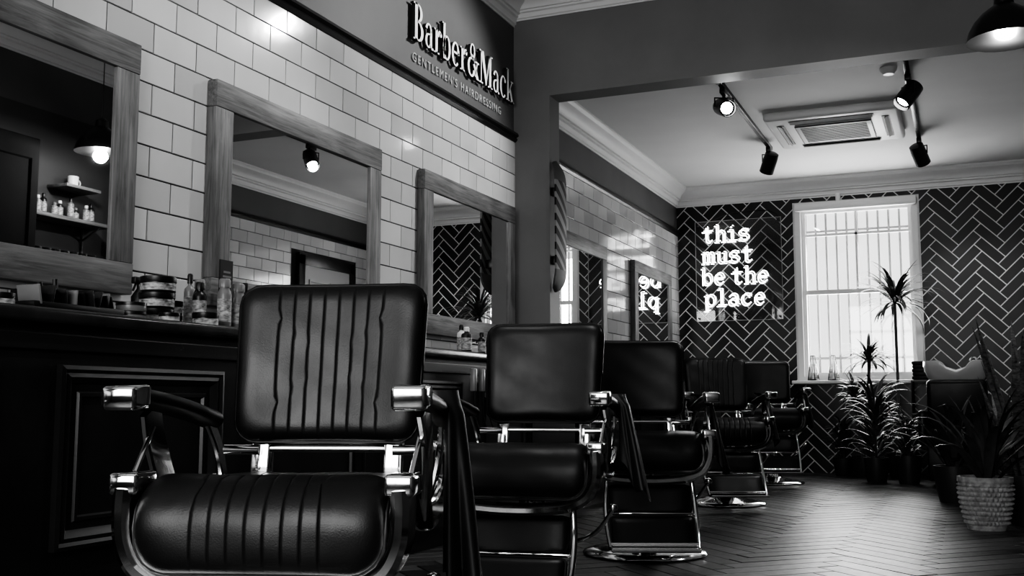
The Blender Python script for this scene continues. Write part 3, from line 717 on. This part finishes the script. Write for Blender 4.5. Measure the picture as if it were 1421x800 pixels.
# ---------------------------------------------------------------- plants
def pot(g,r,h,mi=0,taper=.75,mis=1):
    g.lathe([(r*taper,0),(r*.9,h*.35),(r,h*.8),(r*1.02,h),(r*.92,h),(r*.90,h*.9)],mi=mi,seg=28); g.lathe([(0,h*.9),(r*.9,h*.9)],mi=mis,close=False,seg=28)
def wovenpot(g,r,h):
    seg=144; rows=66; vs=[];fs=[]
    for j in range(rows+1):
        t=j/rows; R=r*(.72+.30*math.sin(min(1,t*1.15)*pi/2)) if t<.9 else r*1.02
        band=int(t*11)
        for k in range(seg):
            a=2*pi*k/seg
            am=.007 if .08<t<.86 else 0
            d=am*(abs(math.sin(t*11*pi))-.4)+am*.9*math.sin(a*36+(band%2)*pi)*abs(math.sin(t*11*pi))
            if t>=.9: d=.004
            vs.append(((R+d)*math.cos(a),(R+d)*math.sin(a),h*t))
    for (R,z) in ((r*.92,h),(r*.9,h*.9)):
        for k in range(seg): a=2*pi*k/seg; vs.append((R*math.cos(a),R*math.sin(a),z))
    for j in range(rows+2):
        for k in range(seg): k2=(k+1)%seg; fs.append([j*seg+k,j*seg+k2,(j+1)*seg+k2,(j+1)*seg+k])
    fs.append(list(range(seg))[::-1]); g.raw(vs,fs,0); g.lathe([(0,h*.9),(r*.9,h*.9)],mi=1,close=False,seg=28)
def plant_spiky(name,loc,heads,pr,ph,potm):
    root=empty(name,loc); g=G(); pot(g,pr,ph); g.obj('pot',[potm,M_soil],root)
    g=G(); g2=G()
    for (hx,hy,hz,n,L) in heads:
        g.tube(catmull([(hx*.2,hy*.2,ph*.8),(hx*.5,hy*.3,hz*.5),(hx*.9,hy,hz*.8),(hx,hy,hz)],5),.014,8)
        for i in range(n):
            az=random.uniform(0,2*pi); el=random.uniform(-.3,1.4)
            g2.leaf((hx,hy,hz-.06+.08*random.random()),az,el,L*random.uniform(.7,1.15),.034,random.uniform(.6,1.8),n=7)
    g.obj('stems',M_bark,root); g2.obj('leaves',M_leaf,root,recalc=False)
plant_spiky('dracaena_plant',(2.26,10.68,0),[(0,0,1.72,90,.44)],.13,.24,M_potd)
plant_spiky('yucca_plant',(1.92,10.72,0),[(.08,.0,1.16,50,.28),(-.06,0,.8,34,.24)],.11,.2,M_potd)
def plant_bushy(name,loc,pr,ph,potm,n,L,w,h0,lm,el0=.3,el1=1.45,drp=(.8,2.0),woven=False):
    root=empty(name,loc); g=G(); (wovenpot if woven else pot)(g,pr,ph); g.obj('pot',[potm,M_soil],root,ang=60 if woven else 38); g=G()
    for i in range(n):
        az=random.uniform(0,2*pi); el=random.uniform(el0,el1); z=ph*.9+random.uniform(0,h0); q=random.uniform(0,pr*.5)
        g.leaf((q*math.cos(az),q*math.sin(az),z),az,el,L*random.uniform(.6,1.15),w*random.uniform(.7,1.2),random.uniform(*drp),n=8)
    if h0>.1: g.tube([(0,0,ph*.8),(0,0,ph+h0)],.01,6)
    g.obj('leaves',lm,root,recalc=False)
plant_bushy('parlour_palm',(2.08,10.12,0),.11,.22,M_potd,90,.34,.030,.6,M_leaf)
plant_bushy('spider_plant',(2.36,10.00,0),.11,.25,M_potd,60,.22,.03,.32,M_leaf)
plant_bushy('potted_fern',(1.72,10.85,0),.10,.17,M_potd,60,.22,.03,.3,M_leaf)
plant_bushy('potted_peace_lily',(2.93,6.60,0),.142,.295,M_pot,34,.54,.050,.08,M_leaf,.75,1.5,(.6,2.1),True)
def snake(loc,n,L,potr,poth):
    root=empty('snake_plant',loc); g=G(); pot(g,potr,poth,taper=.85); g.obj('pot',[M_potd,M_soil],root); g=G()
    for i in range(n):
        az=random.uniform(0,2*pi); q=random.uniform(0,potr*.6)
        g.leaf((q*math.cos(az),q*math.sin(az),poth*.85),az,random.uniform(1.2,1.52),L*random.uniform(.7,1.1),.06,random.uniform(-.1,.2),n=9,fold=.4)
    g.obj('leaves',M_leaf2,root,recalc=False)
snake((3.17,6.92,0),18,.95,.13,.29)
snake((3.10,7.7,0),8,.6,.12,.25)
plant_bushy('aspidistra_plant',(2.75,8.3,0),.14,.26,M_potd,30,.50,.055,.1,M_leaf,.7,1.5,(.5,1.6))
for x in (1.42,1.62):
    root=empty('glass_lantern',(x,Y2-.06,wz0+.013)); g=G(); g.lathe([(.045,0),(.055,.01),(.05,.1),(.035,.17),(.032,.17),(.046,.1),(.048,.012)],seg=20); g.obj('glass',M_glass,root)
    g=G(); g.lathe([(.02,.012),(.02,.08)]); g.obj('candle',M_white,root)
    g=G()
    for k in range(4): a=k*pi/2+.4; g.tube([(.056*math.cos(a),.056*math.sin(a),0),(.02*math.cos(a),.02*math.sin(a),.25)],.006,5)
    g.lathe([(.056,-.0),(.06,.008),(.052,.014)],seg=20,close=False)
    g.lathe([(.022,.248),(.024,.256)]); g.obj('wire_frame',M_blackm,root)
root=empty('towel_trolley',(2.52,10.95,0)); g=G()
for x in (-.14,.14):
    for y in (-.1,.1): g.tube([(x,y,0),(x,y,.93)],.01,8)
for z in (.25,.6,.92): g.b2((-.15,-.11,z),(.15,.11,z+.015))
g.obj('rack',M_blackm,root); g=G()
for k in range(5): g.box((0,0,.955+.036*k),(.28-.01*(k%2),.19,.034),bev=.012,seg=3)
g.obj('folded_towels',M_towel,root)
# ---------------------------------------------------------------- backwash basin
root=empty('backwash_basin_chair',(2.78,10.36,0),(0,0,0))
g=G()
n=48; lay=[(.55,-.12,0),(.85,-.05,0),(1.0,.02,.6),(1.04,.07,1),(1.03,.10,1),(.93,.105,1),(.85,.06,.9),(.6,-.02,0),(0,-.05,0)]
vs=[];fs=[]
for (s_,z,dd) in lay:
    for k in range(n):
        a=2*pi*k/n; x=.27*s_*math.copysign(abs(math.cos(a))**.6,math.cos(a)); y=.22*s_*math.copysign(abs(math.sin(a))**.8,math.sin(a))
        dip=-.085*math.exp(-(x/.10)**4)*dd
        vs.append((x,y,z+.96+dip+.03*dd))
for i in range(len(lay)-1):
    for k in range(n): k2=(k+1)%n; fs.append([i*n+k,i*n+k2,(i+1)*n+k2,(i+1)*n+k])
fs.append(list(range(n))[::-1])
g.raw(vs,fs)
g.obj('ceramic_bowl',M_porc,root,ang=50)
g=G(); g.box((0,.05,.44),(.34,.30,.86),bev=.03); g.obj('pedestal',M_vinyl,root)
g=G(); g.box((0,-.28,.68),(.50,.10,.48),bev=.04,seg=3,rot=(.15,0,0)); g.box((0,-.5,.42),(.50,.50,.13),bev=.05,seg=3)
for s_ in (-1,1): g.box((s_*.28,-.46,.5),(.07,.52,.30),bev=.03,seg=3)
g.box((0,-.45,.2),(.5,.46,.3),bev=.02); g.box((0,-.45,.03),(.4,.36,.06),bev=.01); g.obj('armchair',M_leather,root)
g=G(); g.tube(catmull([(.17,.14,1.03),(.17,.14,1.12),(.14,.1,1.13),(.12,.06,1.10)],5),.009,8); g.obj('tap',M_chrome,root)
g=G(); g.box((0,0,0),(.05,.05,.09),bev=.012); g.obj('alarm_sensor',M_white,loc=(1.72,Y2-.03,2.84))
# ---------------------------------------------------------------- lights / world
w=bpy.data.worlds.new('World'); sc.world=w; w.use_nodes=True; bg=w.node_tree.nodes['Background']; bg.inputs[0].default_value=(1,1,1,1); bg.inputs[1].default_value=1.5
l=lamp('shopfront_daylight','AREA',((fx0+fx1)/2,Y0-.35,1.8),120,None,shape='RECTANGLE',size=2.8,size_y=2.2)
l.rotation_euler=Vector((0,1,-.05)).to_track_quat('-Z','Y').to_euler()
l=lamp('window_daylight','AREA',((wx0+wx1)/2,Y2+.4,1.75),95,None,shape='RECTANGLE',size=1.1,size_y=1.5)
l.rotation_euler=Vector((0,-1,.35)).to_track_quat('-Z','Y').to_euler()
# ---------------------------------------------------------------- camera
cd=bpy.data.cameras.new('camera'); co=bpy.data.objects.new('camera',cd); sc.collection.objects.link(co)
co.location=(2.85,0,.71); co.rotation_euler=(rad(96.3),0,rad(23.36)); cd.lens=36*1450/1421; cd.sensor_width=36; cd.clip_start=.05
sc.camera=co
sc.view_settings.view_transform='AgX'
try: sc.view_settings.look='AgX - High Contrast'
except Exception as e: print(e)
sc.view_settings.exposure=0.15
